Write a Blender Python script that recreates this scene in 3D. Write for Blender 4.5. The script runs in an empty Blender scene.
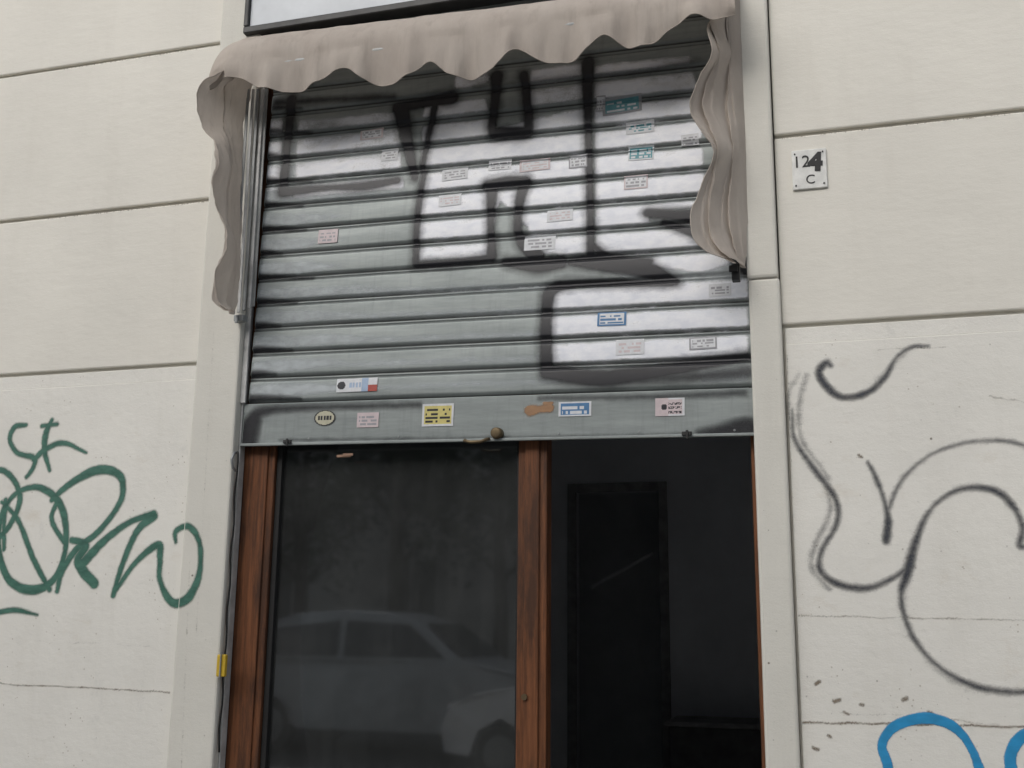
import bpy, bmesh, math, random
import numpy as np
from mathutils import Vector, Matrix
random.seed(4); np.random.seed(4)
col = bpy.context.scene.collection
sc = bpy.context.scene
# ---------------------------------------------------------------- camera geometry
vx = np.array([-3812., 201.]); vz = np.array([59., -5084.])
f = math.sqrt(-(vx @ vz))
X = -np.array([vx[0], vx[1], f]); X /= np.linalg.norm(X)
Z = np.array([vz[0], vz[1], f]); Z /= np.linalg.norm(Z)
Y = np.cross(Z, X)
D = 5.0; CAM = np.array([1.0, -D, 1.5])
def P(px, py, y0=0.0):
    d = np.array([px-512., py-384., f])
    w = np.array([d@X, d@Y, d@Z])
    t = (y0 + D)/w[1]
    p = CAM + w*t
    return p[0], p[2]
KM = 0.00465
def PX(px, py, y0=0.0): return P(px, py, y0)[0]
def PZ(px, py, y0=0.0): return P(px, py, y0)[1]
# ---------------------------------------------------------------- materials
def nt(name):
    m = bpy.data.materials.new(name); m.use_nodes = True
    n = m.node_tree; b = n.nodes['Principled BSDF']
    return m, n, b
def simple(name, c, rough=.6, metal=0., noise=.25, scale=9., bump=.0, stretch=(1,1,1), spec=.4):
    m, n, b = nt(name); N = n.nodes; L = n.links
    tc = N.new('ShaderNodeTexCoord'); mp = N.new('ShaderNodeMapping'); mp.inputs['Scale'].default_value = stretch
    L.new(tc.outputs['Object'], mp.inputs[0])
    no = N.new('ShaderNodeTexNoise'); no.inputs['Scale'].default_value = scale; no.inputs['Detail'].default_value = 6; no.inputs['Roughness'].default_value = .65
    L.new(mp.outputs[0], no.inputs['Vector'])
    r = N.new('ShaderNodeValToRGB')
    r.color_ramp.elements[0].position = .3; r.color_ramp.elements[1].position = .7
    r.color_ramp.elements[0].color = tuple(v*(1-noise) for v in c)+(1,)
    r.color_ramp.elements[1].color = tuple(min(1, v*(1+noise)) for v in c)+(1,)
    L.new(no.outputs[0], r.inputs[0]); L.new(r.outputs[0], b.inputs['Base Color'])
    b.inputs['Roughness'].default_value = rough; b.inputs['Metallic'].default_value = metal
    b.inputs['Specular IOR Level'].default_value = spec
    if bump:
        bp = N.new('ShaderNodeBump'); bp.inputs['Strength'].default_value = bump; bp.inputs['Distance'].default_value = .01
        L.new(no.outputs[0], bp.inputs['Height']); L.new(bp.outputs[0], b.inputs['Normal'])
    return m
def mathn(N, L, op, a, b=None, clamp=False):
    m = N.new('ShaderNodeMath'); m.operation = op; m.use_clamp = clamp
    for i, v in enumerate((a, b)):
        if v is None: continue
        if isinstance(v, (int, float)): m.inputs[i].default_value = v
        else: L.new(v, m.inputs[i])
    return m.outputs[0]
def noise(N, L, vec, scale, stretch=(1,1,1), detail=5, rough=.6):
    mp = N.new('ShaderNodeMapping'); mp.inputs['Scale'].default_value = stretch
    L.new(vec, mp.inputs[0]); no = N.new('ShaderNodeTexNoise')
    no.inputs['Scale'].default_value = scale; no.inputs['Detail'].default_value = detail; no.inputs['Roughness'].default_value = rough
    L.new(mp.outputs[0], no.inputs['Vector']); return no.outputs[0]
def ramp(N, L, fac, p0, p1, c0=(0,0,0,1), c1=(1,1,1,1)):
    r = N.new('ShaderNodeValToRGB'); e = r.color_ramp.elements
    e[0].position = p0; e[1].position = p1; e[0].color = c0; e[1].color = c1
    L.new(fac, r.inputs[0]); return r.outputs[0]
def mix(N, L, fac, a, b, mode='MIX'):
    m = N.new('ShaderNodeMix'); m.data_type = 'RGBA'; m.blend_type = mode
    if isinstance(fac, (int, float)): m.inputs[0].default_value = fac
    else: L.new(fac, m.inputs[0])
    for i, v in ((6, a), (7, b)):
        if isinstance(v, tuple): m.inputs[i].default_value = v if len(v) == 4 else v+(1,)
        else: L.new(v, m.inputs[i])
    return m.outputs[2]
def plaster(name, c, dirt, pits=False, brush=True):
    m, n, b = nt(name); N = n.nodes; L = n.links
    v = N.new('ShaderNodeTexCoord').outputs['Object']
    big = noise(N, L, v, 1.3, detail=7)
    base = mix(N, L, ramp(N, L, big, .3, .7), tuple(x*.94 for x in c), tuple(x*1.04 for x in c))
    dr = noise(N, L, v, 1.0, (6, 6, .9), 6, .7)
    base = mix(N, L, mathn(N, L, 'MULTIPLY', ramp(N, L, dr, .52, .8), .22), base, dirt)
    gr = noise(N, L, v, 160, detail=3)
    base = mix(N, L, mathn(N, L, 'MULTIPLY', ramp(N, L, gr, .45, .75), .10), base, tuple(x*.6 for x in c))
    st = noise(N, L, v, 1.0, (9, 9, 60), 5)
    lump = noise(N, L, v, 6, (1,1,2), 5)
    h = mathn(N, L, 'ADD', mathn(N, L, 'MULTIPLY', st, .35 if brush else .2), mathn(N, L, 'MULTIPLY', gr, .3 if brush else .5))
    h = mathn(N, L, 'ADD', h, mathn(N, L, 'MULTIPLY', lump, 2.0))
    if pits:
        vo = N.new('ShaderNodeTexVoronoi'); vo.inputs['Scale'].default_value = 34; L.new(v, vo.inputs['Vector'])
        gate = noise(N, L, v, 4.5, detail=4)
        sp = mathn(N, L, 'MULTIPLY', mathn(N, L, 'LESS_THAN', vo.outputs['Distance'], .13), mathn(N, L, 'GREATER_THAN', gate, .57))
        base = mix(N, L, mathn(N, L, 'MULTIPLY', sp, .45), base, (.3,.24,.17,1))
        pt = noise(N, L, v, 2.6, (1,1,1.6), 8, .7)
        base = mix(N, L, mathn(N, L, 'MULTIPLY', ramp(N, L, pt, .58, .72), .32), base, (.58,.5,.38,1))
        gp = noise(N, L, v, 3.1, (1.5,1,1), 9, .75)
        base = mix(N, L, mathn(N, L, 'MULTIPLY', ramp(N, L, gp, .60, .68), .25), base, (.54,.54,.51,1))
        h = mathn(N, L, 'SUBTRACT', h, mathn(N, L, 'MULTIPLY', sp, .8))
        h = mathn(N, L, 'ADD', h, mathn(N, L, 'MULTIPLY', noise(N, L, v, 22, detail=6), 1.6))
    L.new(base, b.inputs['Base Color']); b.inputs['Roughness'].default_value = .85; b.inputs['Specular IOR Level'].default_value = .25
    bp = N.new('ShaderNodeBump'); bp.inputs['Strength'].default_value = .45; bp.inputs['Distance'].default_value = .004
    L.new(h, bp.inputs['Height']); L.new(bp.outputs[0], b.inputs['Normal'])
    return m
def paint(name, c, op=1., rough=.5, metal=0., lo=.2, hi=.62, grain=.35, c2=None):
    m, n, b = nt(name); N = n.nodes; L = n.links
    v = N.new('ShaderNodeTexCoord').outputs['Object']
    at = N.new('ShaderNodeAttribute'); at.attribute_name = 'dens'
    g = noise(N, L, v, 260, detail=2); g2 = noise(N, L, v, 14, (1,1,2), 5)
    s = mathn(N, L, 'ADD', at.outputs['Fac'], mathn(N, L, 'MULTIPLY', mathn(N, L, 'SUBTRACT', g, .5), grain))
    s = mathn(N, L, 'ADD', s, mathn(N, L, 'MULTIPLY', mathn(N, L, 'SUBTRACT', g2, .5), grain*1.1))
    a = mathn(N, L, 'MULTIPLY', ramp(N, L, s, lo, hi), op)
    base = mix(N, L, ramp(N, L, g2, .35, .65), c, c2 or tuple(x*1.25 for x in c))
    L.new(base, b.inputs['Base Color'])
    b.inputs['Roughness'].default_value = rough; b.inputs['Metallic'].default_value = metal
    L.new(a, b.inputs['Alpha'])
    return m
M = {}
M['plaster'] = plaster('plaster', (.79,.762,.69), (.59,.55,.48))
M['plaster_base'] = plaster('plaster_base', (.82,.80,.74), (.60,.57,.50), pits=True, brush=False)
M['trim'] = plaster('trim_plaster', (.72,.70,.635), (.50,.47,.42), brush=False)
M['green'] = paint('green_spray', (.025,.115,.083), .88, lo=.12, hi=.85, grain=.6, c2=(.07,.21,.155))
M['blackw'] = paint('black_spray', (.022,.025,.034), .88, lo=.10, hi=1.0, grain=.6, c2=(.05,.055,.07))
M['blue'] = paint('blue_spray', (.02,.26,.52), .92, grain=.5)
M['crack'] = paint('crack_dirt', (.2,.16,.115), .7, lo=.2, hi=.8, grain=.9)
M['blacks'] = paint('black_shutter_spray', (.012,.012,.016), .93, rough=.45, lo=.1, hi=.85, grain=.35)
M['silver'] = paint('silver_spray', (.93,.94,.97), .97, rough=.4, metal=.0, lo=.18, hi=.85, grain=.8, c2=(.78,.80,.86))
M['haze'] = paint('grey_overspray', (.54,.58,.60), .65, rough=.6, lo=.1, hi=1., grain=.5)
M['dark_metal'] = simple('dark_metal', (.05,.05,.05), .5, .6)
M['grey_metal'] = simple('grey_metal', (.30,.31,.31), .45, .4)
M['pale_metal'] = simple('pale_metal', (.52,.52,.51), .55, .2)
M['white_sign'] = simple('white_sign', (.60,.63,.66), .45, noise=.1, scale=3)
M['black_rubber'] = simple('black_rubber', (.015,.015,.015), .6)
M['yellow'] = simple('yellow_plastic', (.62,.42,.04), .5, noise=.15)
M['brass'] = simple('brass', (.16,.12,.07), .5, .7)
M['tile'] = simple('enamel_white', (.72,.72,.69), .35, noise=.16, scale=18)
M['ink'] = simple('black_ink', (.012,.012,.013), .5)
M['room'] = simple('room_paint', (.76,.78,.82), .8, noise=.08, scale=2)
M['room_dark'] = simple('room_dark', (.12,.12,.125), .7)
M['room_mid'] = simple('room_mid', (.30,.30,.31), .7)
M['room_floor'] = simple('room_floor', (.5,.49,.47), .5)
M['paving'] = simple('paving', (.25,.245,.235), .85, noise=.3, scale=5, bump=.4)
M['asphalt'] = simple('asphalt', (.06,.06,.062), .9, noise=.3, scale=30, bump=.5)
M['kerb'] = simple('kerb_stone', (.34,.33,.32), .8)
M['facade'] = simple('opposite_facade', (.42,.41,.39), .85, noise=.25, scale=1.5)
M['bark'] = simple('bark', (.05,.04,.03), .9, noise=.4, scale=12)
M['leaf'] = simple('leaf', (.04,.06,.03), .6, noise=.5, scale=3)
M['car_white'] = simple('white_car_paint', (.9,.91,.92), .25, noise=.02)
M['car_silver'] = simple('silver_car_paint', (.46,.48,.50), .3, .1, noise=.25, scale=2.5)
M['car_glass'] = simple('car_glass', (.08,.085,.09), .08)
M['lamp'] = simple('lamp_lens', (.2,.21,.23), .1)
# worn varnished wood
m, n, b = nt('wood'); N = n.nodes; L = n.links
v = N.new('ShaderNodeTexCoord').outputs['Object']
g1 = noise(N, L, v, 1, (70,70,2.2), 6, .7); g2 = noise(N, L, v, 1, (9,9,1.6), 7, .75)
bs = mix(N, L, ramp(N, L, g1, .3, .7), (.085,.033,.015,1), (.24,.094,.04,1))
bs = mix(N, L, mathn(N, L, 'MULTIPLY', ramp(N, L, g2, .45, .62), .8), bs, (.045,.024,.016,1))
L.new(bs, b.inputs['Base Color']); b.inputs['Roughness'].default_value = .5; b.inputs['Specular IOR Level'].default_value = .3
bp = N.new('ShaderNodeBump'); bp.inputs['Strength'].default_value = .4; bp.inputs['Distance'].default_value = .004
L.new(g1, bp.inputs['Height']); L.new(bp.outputs[0], b.inputs['Normal'])
M['wood'] = m
# fabric
m, n, b = nt('awning_fabric'); N = n.nodes; L = n.links
v = N.new('ShaderNodeTexCoord').outputs['Object']
bs = mix(N, L, ramp(N, L, noise(N, L, v, 3, (1,1,.6), 7, .7), .35, .7), (.49,.43,.38,1), (.60,.54,.48,1))
bs = mix(N, L, mathn(N, L, 'MULTIPLY', ramp(N, L, noise(N, L, v, 1, (16,16,1.5), 6, .7), .52, .75), .4), bs, (.29,.25,.215,1))
L.new(bs, b.inputs['Base Color']); b.inputs['Roughness'].default_value = .9; b.inputs['Specular IOR Level'].default_value = .15
bp = N.new('ShaderNodeBump'); bp.inputs['Strength'].default_value = .4; bp.inputs['Distance'].default_value = .015
hh = mathn(N, L, 'ADD', noise(N, L, v, 4, (1,1,1.6), 5, .55), mathn(N, L, 'MULTIPLY', noise(N, L, v, 1, (22,22,3), 4), .5))
L.new(hh, bp.inputs['Height']); L.new(bp.outputs[0], b.inputs['Normal'])
tl_ = N.new('ShaderNodeBsdfTranslucent'); L.new(bs, tl_.inputs[0]); ms_ = N.new('ShaderNodeMixShader'); ms_.inputs[0].default_value = .25
L.new(b.outputs[0], ms_.inputs[1]); L.new(tl_.outputs[0], ms_.inputs[2]); L.new(ms_.outputs[0], N['Material Output'].inputs[0])
M['fabric'] = m
# shutter metal
m, n, b = nt('shutter_metal'); N = n.nodes; L = n.links
v = N.new('ShaderNodeTexCoord').outputs['Object']
at = N.new('ShaderNodeAttribute'); at.attribute_name = 'dirt'
bs = mix(N, L, ramp(N, L, noise(N, L, v, 1, (1.6,1,12), 6, .7), .3, .7), (.20,.225,.222,1), (.34,.37,.362,1))
bs = mix(N, L, mathn(N, L, 'MULTIPLY', ramp(N, L, noise(N, L, v, 1, (30,4,3), 5, .7), .5, .8), .3), bs, (.11,.12,.12,1))
bs = mix(N, L, at.outputs['Fac'], bs, (.012,.012,.012,1))
L.new(bs, b.inputs['Base Color']); b.inputs['Roughness'].default_value = .5; b.inputs['Metallic'].default_value = .25
M['shutter'] = m
# glass
m, n, b = nt('window_glass'); N = n.nodes; L = n.links; N.remove(b)
out = N['Material Output']; v = N.new('ShaderNodeTexCoord').outputs['Object']
fr = N.new('ShaderNodeFresnel'); fr.inputs['IOR'].default_value = 2.2
gl = N.new('ShaderNodeBsdfGlossy'); gl.inputs['Roughness'].default_value = .035
tr = N.new('ShaderNodeBsdfTransparent'); tr.inputs[0].default_value = (.5,.53,.53,1)
df = N.new('ShaderNodeBsdfDiffuse'); df.inputs[0].default_value = (.36,.37,.365,1)
s1 = N.new('ShaderNodeMixShader'); s2 = N.new('ShaderNodeMixShader')
hzn = mathn(N, L, 'ADD', ramp(N, L, noise(N, L, v, 2.2, (1,1,1), 8, .7), .3, .75), mathn(N, L, 'MULTIPLY', ramp(N, L, noise(N, L, v, 1, (11,1,1.5), 6, .7), .45, .8), .5))
L.new(mathn(N, L, 'ADD', mathn(N, L, 'MULTIPLY', hzn, .06), .045), s2.inputs[0])
L.new(fr.outputs[0], s1.inputs[0]); L.new(tr.outputs[0], s1.inputs[1]); L.new(gl.outputs[0], s1.inputs[2])
L.new(s1.outputs[0], s2.inputs[1]); L.new(df.outputs[0], s2.inputs[2]); L.new(s2.outputs[0], out.inputs[0])
M['glass'] = m
# ---------------------------------------------------------------- object helpers
def link(name, me, mats, parent=None, smooth=False, bevel=0):
    o = bpy.data.objects.new(name, me); col.objects.link(o)
    for mt in (mats if isinstance(mats, (list, tuple)) else [mats]): me.materials.append(mt)
    if parent: o.parent = parent
    if smooth:
        for p in me.polygons: p.use_smooth = True
    if bevel:
        md = o.modifiers.new('bevel', 'BEVEL'); md.width = bevel; md.segments = 2; md.limit_method = 'ANGLE'
    return o
def thing(name, label, cat, loc=(0,0,0), group=None):
    o = bpy.data.objects.new(name, None); col.objects.link(o); o.location = loc
    o['label'] = label; o['category'] = cat
    if group: o['group'] = group
    return o
def tag(o, label, cat, group=None):
    o['label'] = label; o['category'] = cat
    if group: o['group'] = group
    return o
def boxes(lst):
    bm = bmesh.new()
    for x0,x1,y0,y1,z0,z1 in lst:
        vs = [bm.verts.new((x,y,z)) for x in (x0,x1) for y in (y0,y1) for z in (z0,z1)]
        for q in ((0,1,3,2),(4,6,7,5),(0,4,5,1),(2,3,7,6),(0,2,6,4),(1,5,7,3)): bm.faces.new([vs[i] for i in q])
    bmesh.ops.recalc_face_normals(bm, faces=bm.faces[:])
    me = bpy.data.meshes.new('m'); bm.to_mesh(me); bm.free(); return me
def tube(pts, r, seg=10):
    pts = [Vector(p) for p in pts]; bm = bmesh.new(); rings = []
    for i, p in enumerate(pts):
        t = (pts[min(i+1, len(pts)-1)] - pts[max(i-1, 0)]).normalized()
        a = t.orthogonal().normalized() if i == 0 else (a - t*a.dot(t)).normalized()
        c = t.cross(a); rr = r[i] if isinstance(r, (list, tuple)) else r
        rings.append([bm.verts.new(p + (a*math.cos(k*2*math.pi/seg) + c*math.sin(k*2*math.pi/seg))*rr) for k in range(seg)])
    for A, B in zip(rings, rings[1:]):
        for k in range(seg): bm.faces.new((A[k], A[(k+1)%seg], B[(k+1)%seg], B[k]))
    bm.faces.new(rings[0][::-1]); bm.faces.new(rings[-1])
    bmesh.ops.recalc_face_normals(bm, faces=bm.faces[:])
    me = bpy.data.meshes.new('m'); bm.to_mesh(me); bm.free(); return me
def catmull(pts, n=10):
    pts = [np.array(p, float) for p in pts]
    if len(pts) < 3: return [pts[0]+(pts[-1]-pts[0])*i/n for i in range(n+1)]
    q = [2*pts[0]-pts[1]] + pts + [2*pts[-1]-pts[-2]]; out = []
    for i in range(1, len(q)-2):
        for k in range(n):
            t = k/n; a, b_, c, d = q[i-1], q[i], q[i+1], q[i+2]
            out.append(.5*((2*b_)+(-a+c)*t+(2*a-5*b_+4*c-d)*t*t+(-a+3*b_-3*c+d)*t**3))
    out.append(pts[-1]); return out
def surf(fn, nu, nv):
    vs = [fn(i/nu, j/nv) for j in range(nv+1) for i in range(nu+1)]
    fs = [(j*(nu+1)+i, j*(nu+1)+i+1, (j+1)*(nu+1)+i+1, (j+1)*(nu+1)+i) for j in range(nv) for i in range(nu)]
    me = bpy.data.meshes.new('m'); me.from_pydata([tuple(map(float, p)) for p in vs], [], fs); me.update(); return me
def text_mesh(s, size, x, y, z, ang=0, bold=0):
    c = bpy.data.curves.new('t', 'FONT'); c.body = s; c.size = size; c.align_x = 'CENTER'; c.align_y = 'CENTER'; c.offset = bold; c.extrude = .0005
    o = bpy.data.objects.new('t', c); col.objects.link(o); bpy.context.view_layer.update()
    me = bpy.data.meshes.new_from_object(o.evaluated_get(bpy.context.evaluated_depsgraph_get()))
    me.transform(Matrix.Translation((x, y, z)) @ Matrix.Rotation(ang, 4, 'Y') @ Matrix.Rotation(math.pi/2, 4, 'X'))
    bpy.data.objects.remove(o); me.materials.clear(); return me
# ---------------------------------------------------------------- paint layers
class Layer:
    def __init__(s, plane, x0, x1, z0, z1, rx=.003, rz=.003, conv=None):
        s.pl = plane; s.x = np.arange(x0, x1, rx); s.z = np.arange(z0, z1, rz); s.rx = rx; s.rz = rz
        s.d = np.zeros((len(s.z), len(s.x))); s.conv = conv or (lambda x, z: (x, z))
    def P(s, px, py): return s.conv(*P(px, py, s.pl))
    def stroke(s, pts, w, soft=2., k=1., smooth=True, jitter=0.):
        ws = w if isinstance(w, (list, tuple)) else [w]*len(pts)
        q = [(*s.P(p[0], p[1]), ws[i]) for i, p in enumerate(pts)]
        q = catmull(q, 12) if smooth else [np.array(a) for a in q]
        for a, b_ in zip(q, q[1:]):
            ln = math.hypot(*(b_-a)[:2]); m_ = max(1, int(ln/.003))
            for i in range(m_):
                c = a+(b_-a)*i/m_; s.dot(c[0]+random.gauss(0,1)*jitter, c[1]+random.gauss(0,1)*jitter, c[2]*.5*KM, soft*KM, k)
    def dot(s, x, z, r, soft, k=1.):
        R = r+soft
        i0 = max(0, int((x-R-s.x[0])/s.rx)); i1 = min(len(s.x), int((x+R-s.x[0])/s.rx)+2)
        j0 = max(0, int((z-R-s.z[0])/s.rz)); j1 = min(len(s.z), int((z+R-s.z[0])/s.rz)+2)
        if i1 <= i0 or j1 <= j0: return
        dd = np.hypot(s.x[None, i0:i1]-x, s.z[j0:j1, None]-z)
        a = np.clip((R-dd)/(2*soft), 0, 1); a = a*a*(3-2*a)*k
        s.d[j0:j1, i0:i1] = np.maximum(s.d[j0:j1, i0:i1], a)
    def poly(s, pts, soft=3, k=1.):
        q = [s.P(p[0], p[1]) for p in pts]; Xg, Zg = np.meshgrid(s.x, s.z); ins = np.zeros_like(Xg, bool)
        for (xa, za), (xb, zb) in zip(q, q[1:]+q[:1]):
            if abs(zb-za) < 1e-9: continue
            c = ((za > Zg) != (zb > Zg)) & (Xg < (xb-xa)*(Zg-za)/(zb-za)+xa); ins ^= c
        a = ins.astype(float)*k
        for _ in range(int(soft)):
            for ax in (0, 1): a = (np.roll(a, 1, ax)+a+np.roll(a, -1, ax))/3
        s.d = np.maximum(s.d, a)
    def build(s, name, mat, parent, yf, off, th=.02):
        mk = s.d > th
        cell = mk[:-1,:-1]|mk[1:,:-1]|mk[:-1,1:]|mk[1:,1:]
        J, I = np.nonzero(cell); nx = len(s.x)
        quads = np.stack([J*nx+I, J*nx+I+1, (J+1)*nx+I+1, (J+1)*nx+I], 1)
        used, inv = np.unique(quads, return_inverse=True); quads = inv.reshape(-1, 4)
        jj, ii = used//nx, used % nx
        xs, zs = s.x[ii], s.z[jj]; ys = yf(xs, zs)-off
        me = bpy.data.meshes.new('m'); me.vertices.add(len(used)); me.vertices.foreach_set('co', np.stack([xs, ys, zs], 1).ravel())
        nq = len(quads); me.loops.add(nq*4); me.loops.foreach_set('vertex_index', quads.ravel().astype(np.int32))
        me.polygons.add(nq); me.polygons.foreach_set('loop_start', np.arange(0, nq*4, 4, dtype=np.int32))
        me.update(calc_edges=True); me.validate()
        at = me.attributes.new('dens', 'FLOAT', 'POINT'); at.data.foreach_set('value', s.d[jj, ii].astype(np.float32))
        return link(name, me, mat, parent, smooth=True)
flat = lambda y: (lambda xs, zs: np.full(len(xs), y))
# ---------------------------------------------------------------- key dimensions
xLp0 = PX(178, 600, -.04); xLp1 = PX(223, 600, -.04)          # left pilaster
xRp0 = PX(759.5, 600, -.04); xRp1 = PX(793, 600, -.04)        # right pilaster
YS = .03                                                        # shutter plane
zg = [PZ(0, 376), PZ(0, 222), PZ(0, 77)]
zb = zg[0]; pitchw = ((zg[1]-zg[0])+(zg[2]-zg[1]))/2
zg += [zg[2]+pitchw, zg[2]+2*pitchw, zg[2]+3*pitchw]
TOP = zg[-1]
XL, XR = -5.5, 5.5
# ---------------------------------------------------------------- facade
bld = thing('shop_building', 'cream plastered shop building with grooved wall courses and graffiti on its lower wall', 'building')
def courses(xa, xb, z0=None):
    bl = [(xa, xb, .024, .30, 0, TOP)]
    for a, b_ in zip(zg, zg[1:]): bl.append((xa, xb, 0, .023, a+.009, b_-.009))
    return boxes(bl)
uwl = link('upper_wall', courses(XL, xLp0), M['plaster'], bld, bevel=.008)
uwr = link('upper_wall', courses(xRp1, XR), M['plaster'], bld, bevel=.008)
def basewall(xa, xb):
    zt = zb-.009
    return boxes([(xa, xb, 0, .023, 0, zt-.075), (xa, xb, .004, .023, zt-.075, zt)])
bwl = link('base_wall', basewall(XL, xLp0), M['plaster_base'], bld, bevel=.003)
bwr = link('base_wall', basewall(xRp1+.012, XR), M['plaster_base'], bld, bevel=.003)
zs_top = PZ(500, 30, YS)                                       # top of opening
link('lintel', boxes([(xLp1, xRp0, .07, .30, zs_top, TOP)]), M['plaster'], bld)
pl = link('pilaster', boxes([(xLp0, xLp1, -.04, .36, 0, TOP)]), M['trim'], bld, bevel=.012)
pr = link('pilaster', boxes([(xRp0, xRp1, -.04, .36, 0, PZ(765,278,-.04)), (xRp0-.004, xRp1-.006, -.05, .36, PZ(765,278,-.05)+.003, TOP)]), M['trim'], bld, bevel=.014)
# graffiti on walls
GREEN = [([(26,425),(15,427),(10,440),(18,453),(34,458),(33,468),(26,478)], [5,7,6,6,7,6,5]),
([(52,420),(46,434),(45,452),(50,471)], [5,8,7,4]),
([(34,460),(46,449),(64,443),(87,453)], [6,7,6,3]),
([(42,426),(58,424)], [5,5]),
([(-15,480),(0,470),(14,480),(20,500),(10,525),(-8,545)], 7),
([(6,500),(-2,540),(8,578),(32,590),(55,578),(66,545),(62,508),(44,489),(22,490),(6,508),(4,550)], [6,8,9,11,8,7,9,8,6,6,5]),
([(2,502),(18,520),(34,560),(50,590)], [4,6,7,6]),
([(52,500),(70,484),(98,470),(120,476),(121,500),(100,530),(76,550),(62,572),(57,592)], [6,8,11,9,7,7,8,7,5]),
([(66,545),(52,520),(58,500)], 6),
([(72,540),(86,545),(78,560),(84,572),(95,584)], [7,9,10,12,11]),
([(84,562),(105,540),(130,522),(154,514)], [11,9,7,9]),
([(154,516),(138,530),(124,560),(113,596)], [10,8,7,6]),
([(116,590),(136,562),(158,545),(160,560),(160,580),(172,602),(188,598),(199,575),(200,545),(190,527),(176,531),(176,543)], [5,6,9,7,6,9,10,7,6,7,6,4]),
([(0,612),(16,610),(38,615)], [6,6,3])]
zA, zB = PZ(60, 640), PZ(60, 400)
for pln, x0, x1, par in ((0, PX(-20, 560), xLp0-.002, bwl), (-.04, xLp0+.010, xLp1-.01, pl)):
    LL = Layer(pln, x0, x1, zA, zB)
    for p_, w_ in GREEN: LL.stroke(p_, w_, 2.6)
    LL.build('graffiti', M['green'], par, flat(pln), .002)
LR = Layer(0, PX(783, 560)+.03, PX(1060, 560), PZ(900, 740), PZ(900, 330))
G = LR.stroke
G([(928,346),(912,347),(896,358),(884,378),(866,393),(842,397),(826,386),(819,372),(826,363),(831,366)], [2,3,3,5,6,6,7,7,6,3], 3.5, .95)
G([(872,388),(886,372),(908,350)], [3,3,2], 5, .6)
G([(799,374),(788,395),(790,420),(796,440)], [2,3,3,2], 5, .5)
G([(792,410),(795,440),(815,470),(836,500),(836,525),(822,550),(820,570),(838,584),(868,588),(893,578),(912,565)], [1,3,5,5,4,4,5,6,5,4,5], 4, .95)
G([(806,376),(799,408),(802,440),(824,472),(830,490)], [4]*5, 5, .5)
G([(826,480),(830,512),(815,545),(812,568),(830,590)], [4]*5, 5, .55)
G([(868,462),(876,478),(884,500),(888,520),(886,541)], [2,4,3,6,7], 3.5, .95)
G([(886,541),(888,512),(902,480),(930,455),(965,443),(1005,441),(1045,452)], [5,3,3,2,2,3,3], 4, .85)
G([(1030,545),(1020,545),(1022,525),(1008,500),(985,488),(955,491),(930,510),(916,540),(908,570),(901,598),(912,635),(938,666),(975,686),(1015,692),(1045,688)], [3,5,4,6,5,4,3,6,8,4,4,3,5,4,4], 4, .95)
G([(911,560),(904,585),(905,620),(925,655),(955,680),(990,692)], [4,4,4,4,4,3], 6, .55)
LR.build('graffiti', M['blackw'], bwr, flat(0), .002)
LB = Layer(0, PX(870, 740), PX(1060, 740), PZ(900, 830), PZ(900, 700))
LB.stroke([(884,800),(888,768),(882,745),(895,726),(925,718),(952,726),(970,746),(982,780),(980,810)], [7,8,7,8,9,8,6,8,8])
LB.stroke([(1040,730),(1020,738),(1010,760),(1018,790)], 9)
LB.build('graffiti', M['blue'], bwr, flat(0), .0028)
# cracks, joints and dirt in the plaster
def dirt(parent, xa, xb, za, zb_, strokes, nd, pln=0, low=1.):
    A = Layer(pln, xa, xb, za, zb_, .003, .003)
    for pts, w, k in strokes: A.stroke(pts, w, 1.2, k, jitter=.0008)
    for _ in range(nd):
        x = random.uniform(xa, xb); z = za+(zb_-za)*random.random()**low
        A.dot(x, z, random.uniform(.0, .006)*random.random()**2, .0035, random.uniform(.3, .85))
    A.build('plaster_crack', M['crack'], parent, flat(pln), .0012)
def wob(x0, y0, x1, y1, n=14, a=.8): return [(x0+(x1-x0)*i/n, y0+(y1-y0)*i/n+random.uniform(-a, a)) for i in range(n+1)]
def chips(x, y, n=5): return [([(x+random.uniform(-9,9), y+random.uniform(-6,6)), (x+random.uniform(-9,9), y+random.uniform(-6,6))], random.uniform(.8,2.6), .75) for _ in range(1)]
CH = []
for cx_, cy_ in ((818,684),(836,702),(846,712),(862,704),(815,748),(905,700),(930,712),(860,455),(830,735)):
    CH.append(([(cx_-2, cy_), (cx_+random.uniform(1,4), cy_+random.uniform(-3,3))], random.uniform(1.5,4), .75))
dirt(bwr, xRp1+.015, PX(1060, 500), PZ(900, 790), PZ(900, 348),
     [(wob(795,616,1040,620), 1.2, .7), (wob(800,722,1040,727), 1.8, .9), (wob(840,712,1000,724,8,2), .8, .5), (wob(797,640,801,790,8,1.2), 2.2, .9),
      (wob(786,352,795,610,10,.8), 2., .8), (wob(878,350,950,346,6,1.5), 1., .7), (wob(990,395,1024,402,6,2), 1.2, .5), (wob(812,335,1000,330,12,2.5), 1.6, .6)]+CH, 170, low=1.5)
dirt(bwl, PX(-40, 500), xLp0-.002, PZ(100, 800), PZ(100, 395),
     [(wob(-30,682,170,692), 1.5, .75), (wob(20,640,150,646,7,2), .8, .35)], 90, low=1.2)
dirt(pl, xLp0+.015, xLp1-.012, PZ(200, 790), PZ(200, 330), [(wob(190,560,181,780,9,1.5), .8, .4), (wob(214,330,196,640,12,1), 1, .35)], 35, -.04)
dirt(pr, xRp0+.012, xRp1-.015, PZ(780, 790), PZ(780, 285), [(wob(790,300,797,520,9,1.5), .8, .4)], 50, -.04)
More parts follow.
